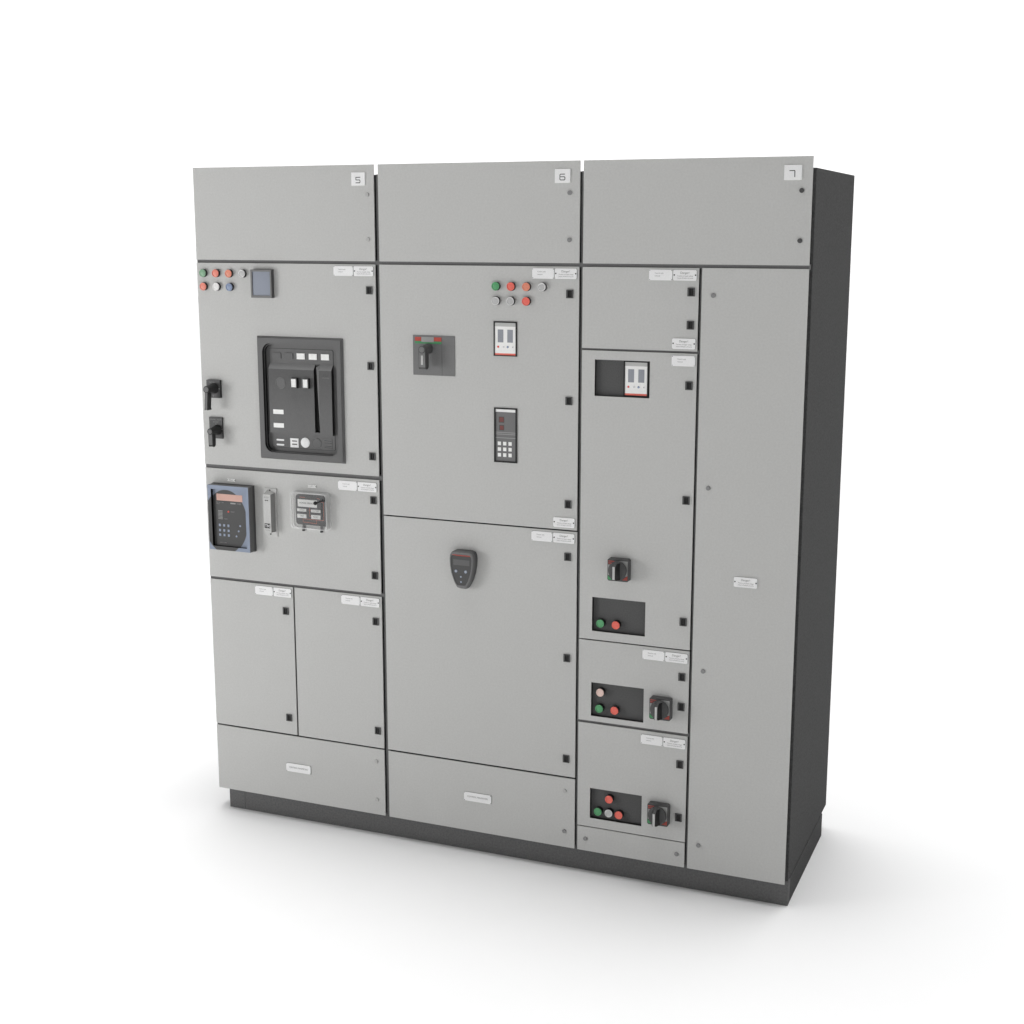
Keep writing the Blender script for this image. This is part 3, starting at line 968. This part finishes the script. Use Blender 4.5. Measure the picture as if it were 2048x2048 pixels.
b.strokes([[(.4040, 1.1125), (.4040, 1.0839)], [(.4010, 1.1040), (.4085, 1.1040)], [(.4020, 1.0840), (.4085, 1.0840)],
           [(.3785, 1.0735), (.3785, 1.0630), (.4295, 1.0606), (.4295, 1.0722)], [(.3785, 1.0735), (.4566, 1.0731), (.4566, 1.1337), (.4474, 1.1337)],
           [(.3680, 1.1455), (.3870, 1.1450)], [(.4330, 1.1455), (.4430, 1.1430)]], .0011, -0.0084, CORL)
b.build('circuit_diagram', ts)
b = MB(BLACK)
b.box(.4478, .4530, -0.0100, -0.0078, 1.0745, 1.1330, BLACK)
b.build('slide_bar', ts)
b = MB(BLACK)
b.lathe(.4557, 1.1400, [(.0055, -0.0078), (.0055, -0.0110), (.0024, -0.0125), (.0022, -0.0520)], BLACK, n=20)
pr = [(max(.0004, .0065 * math.sin(math.pi * k / 10)), -0.0520 - .0065 * (1 - math.cos(math.pi * k / 10))) for k in range(11)]
b.lathe(.4557, 1.1400, pr, BLACK, n=24)
b.build('knob', ts)
b = MB(CLEAR)
ob_ = rrect(.3400, .4782, 1.0425, 1.1648, .014, 6)
of_ = rrect(.3412, .4770, 1.0437, 1.1636, .013, 6)
if_ = rrect(.3440, .4742, 1.0465, 1.1608, .011, 6)
b.prism(of_, -0.0250, 0.0003, CLEAR, back=ob_, smooth=True)
b.build('clear_cover', ts)
b = MB(COVRIM)
b.ring(of_, if_, -0.0256, -0.0251, COVRIM)
ow_ = rrect(.3385, .4797, 1.0410, 1.1663, .015, 6)
b.ring(ow_, ob_, -0.0020, 0.0003, COVRIM)
b.build('cover_rim', ts)

# ------------------------------------------------------------------ rotary switches (column 7)
def rotary(x, z, label, parent=root):
    s = .0334
    b = MB(DARK)
    b.prism(crect(x - s, x + s, z - s - .0008, z + s + .0008, .0040), -0.0209, 0.0005, DARK, mside=DARK)
    t = b.build('rotary_switch', parent, org=(x, 0, z), label=label)
    b = MB(GRYP)
    b.rect(x - .0318, x + .0300, z - .0170, z + .0290, -0.0211, GRYP)
    b.build('grey_label', t)
    b = MB(DARK)
    b.rect(x - .0326, x + .0020, z + .0155, z + .0300, -0.0213, DARK)
    for k in range(4):
        b.rect(x - .0310, x - .0150 + .001 * k, z + .0168 + k * .0031, z + .0180 + k * .0031, -0.0215, REDM if k % 2 else DRED)
    b.build('red_marking', t)
    b = MB(GRNM)
    b.add([(x - .0322, -0.0213, z - .0310), (x - .0190, -0.0213, z - .0310), (x - .0322, -0.0213, z - .0170)], [(0, 1, 2)], GRNM)
    b.build('green_marking', t)
    b = MB(DARK)
    b.add([(x + .0300, -0.0213, z - .0290), (x + .0300, -0.0213, z - .0150), (x + .0130, -0.0213, z - .0290)], [(0, 1, 2)], DRED)
    b.build('corner_marking', t)
    b = MB(DARK)
    b.lathe(x, z, [(.0278, -0.0209), (.0286, -0.0225), (.0286, -0.0300), (.0272, -0.0325), (.0200, -0.0345)], DARK, n=48)
    # grip bar with domed back
    w = .0052
    prof = []
    for k in range(13):
        a = math.pi * k / 12
        prof.append((-0.0330 - .0300 * min(1.0, 1.6 * math.sin(a)), z + .0262 * math.cos(a)))
    prof = [(-0.0300, z + .0262)] + prof + [(-0.0300, z - .0262)]
    n = len(prof)
    L = [(x - w - (.005 if y > -.034 else 0), y, zz) for y, zz in prof]
    R = [(x + w + (.005 if y > -.034 else 0), y, zz) for y, zz in prof]
    b.add(L, [tuple(range(n))], DARK)
    b.add(R, [tuple(reversed(range(n)))], BLACK)
    b.add(L + R, [(i, (i + 1) % n, n + (i + 1) % n, n + i) for i in range(n)], DARK)
    b.build('knob', t, bevel=.0009)
    b = MB(LGRP)
    pts = [p for p in prof if p[0] < -.0620]
    zt, zb = max(p[1] for p in pts), min(p[1] for p in pts)
    b.box(x - .0036, x + .0036, -0.0636, -0.0628, zb - .001, zt + .001, LGRP)
    b.build('pointer_stripe', t)
    return t

rotary(1.4694, 1.0030, 'rotary switch above the recess with one green and one red button')
rotary(1.6085, .5852, 'rotary switch beside the recess with the pinkish white button')
rotary(1.6085, .2455, 'rotary switch beside the lowest recess')

# ------------------------------------------------------------------ floor
me = bpy.data.meshes.new('floor')
me.from_pydata([(-150, -150, 0), (150, -150, 0), (150, 150, 0), (-150, 150, 0)], [], [(0, 1, 2, 3)])
me.materials.append(FLOORM)
fl = bpy.data.objects.new('floor', me)
COL.objects.link(fl)
fl['kind'] = 'structure'

# ------------------------------------------------------------------ light: white studio dome, brighter above and behind, plus a soft box front left
w = bpy.data.worlds.new('World')
sc.world = w
w.use_nodes = True
nt = w.node_tree
bg = nt.nodes['Background']
bg.inputs['Color'].default_value = (1, 1, 1, 1)
tc = nt.nodes.new('ShaderNodeTexCoord')
sep = nt.nodes.new('ShaderNodeSeparateXYZ')
nt.links.new(tc.outputs['Generated'], sep.inputs[0])
DOME = dict(base=0.40, y=0.76, z=11.0, p=30.0, x=-0.26, cz=0.9988, cy=0.050)
def math_node(op, a, b_):
    n = nt.nodes.new('ShaderNodeMath')
    n.operation = op
    for k, v in enumerate((a, b_)):
        if isinstance(v, float):
            n.inputs[k].default_value = v
        else:
            nt.links.new(v, n.inputs[k])
    return n.outputs[0]
v = math_node('MULTIPLY', sep.outputs['Y'], DOME['y'])
# overhead softbox lobe, leaning a little to the back
zt = math_node('ADD', math_node('MULTIPLY', sep.outputs['Z'], DOME['cz']), math_node('MULTIPLY', sep.outputs['Y'], DOME['cy']))
zp = math_node('MAXIMUM', zt, 0.0)
v2 = math_node('MULTIPLY', math_node('POWER', zp, DOME['p']), DOME['z'])
v3 = math_node('MULTIPLY', sep.outputs['X'], DOME['x'])
v = math_node('ADD', v, v2)
v = math_node('ADD', v, v3)
v = math_node('ADD', v, DOME['base'])
v = math_node('MAXIMUM', v, 0.15)
nt.links.new(v, bg.inputs['Strength'])

def area(name, loc, target, size, power):
    l = bpy.data.lights.new(name, 'AREA')
    l.shape = 'RECTANGLE'
    l.size, l.size_y = size
    l.energy = power
    o = bpy.data.objects.new(name, l)
    COL.objects.link(o)
    o.location = loc
    o.rotation_euler = (Vector(target) - Vector(loc)).to_track_quat('-Z', 'Y').to_euler()
    return o
area('key_softbox', (-2.3, -2.6, 1.2), (0.4, 0.0, 0.9), (1.2, 1.2), 48)

# ------------------------------------------------------------------ camera (50 mm)
cd = bpy.data.cameras.new('camera')
cd.lens = 50
cd.sensor_width = 36
cd.clip_end = 500
cam = bpy.data.objects.new('camera', cd)
COL.objects.link(cam)
cam.location = (2.761, -3.9722, 2.0046)
cam.rotation_euler = (math.pi / 2 - 0.1961, 0, 0.3924)
sc.camera = cam
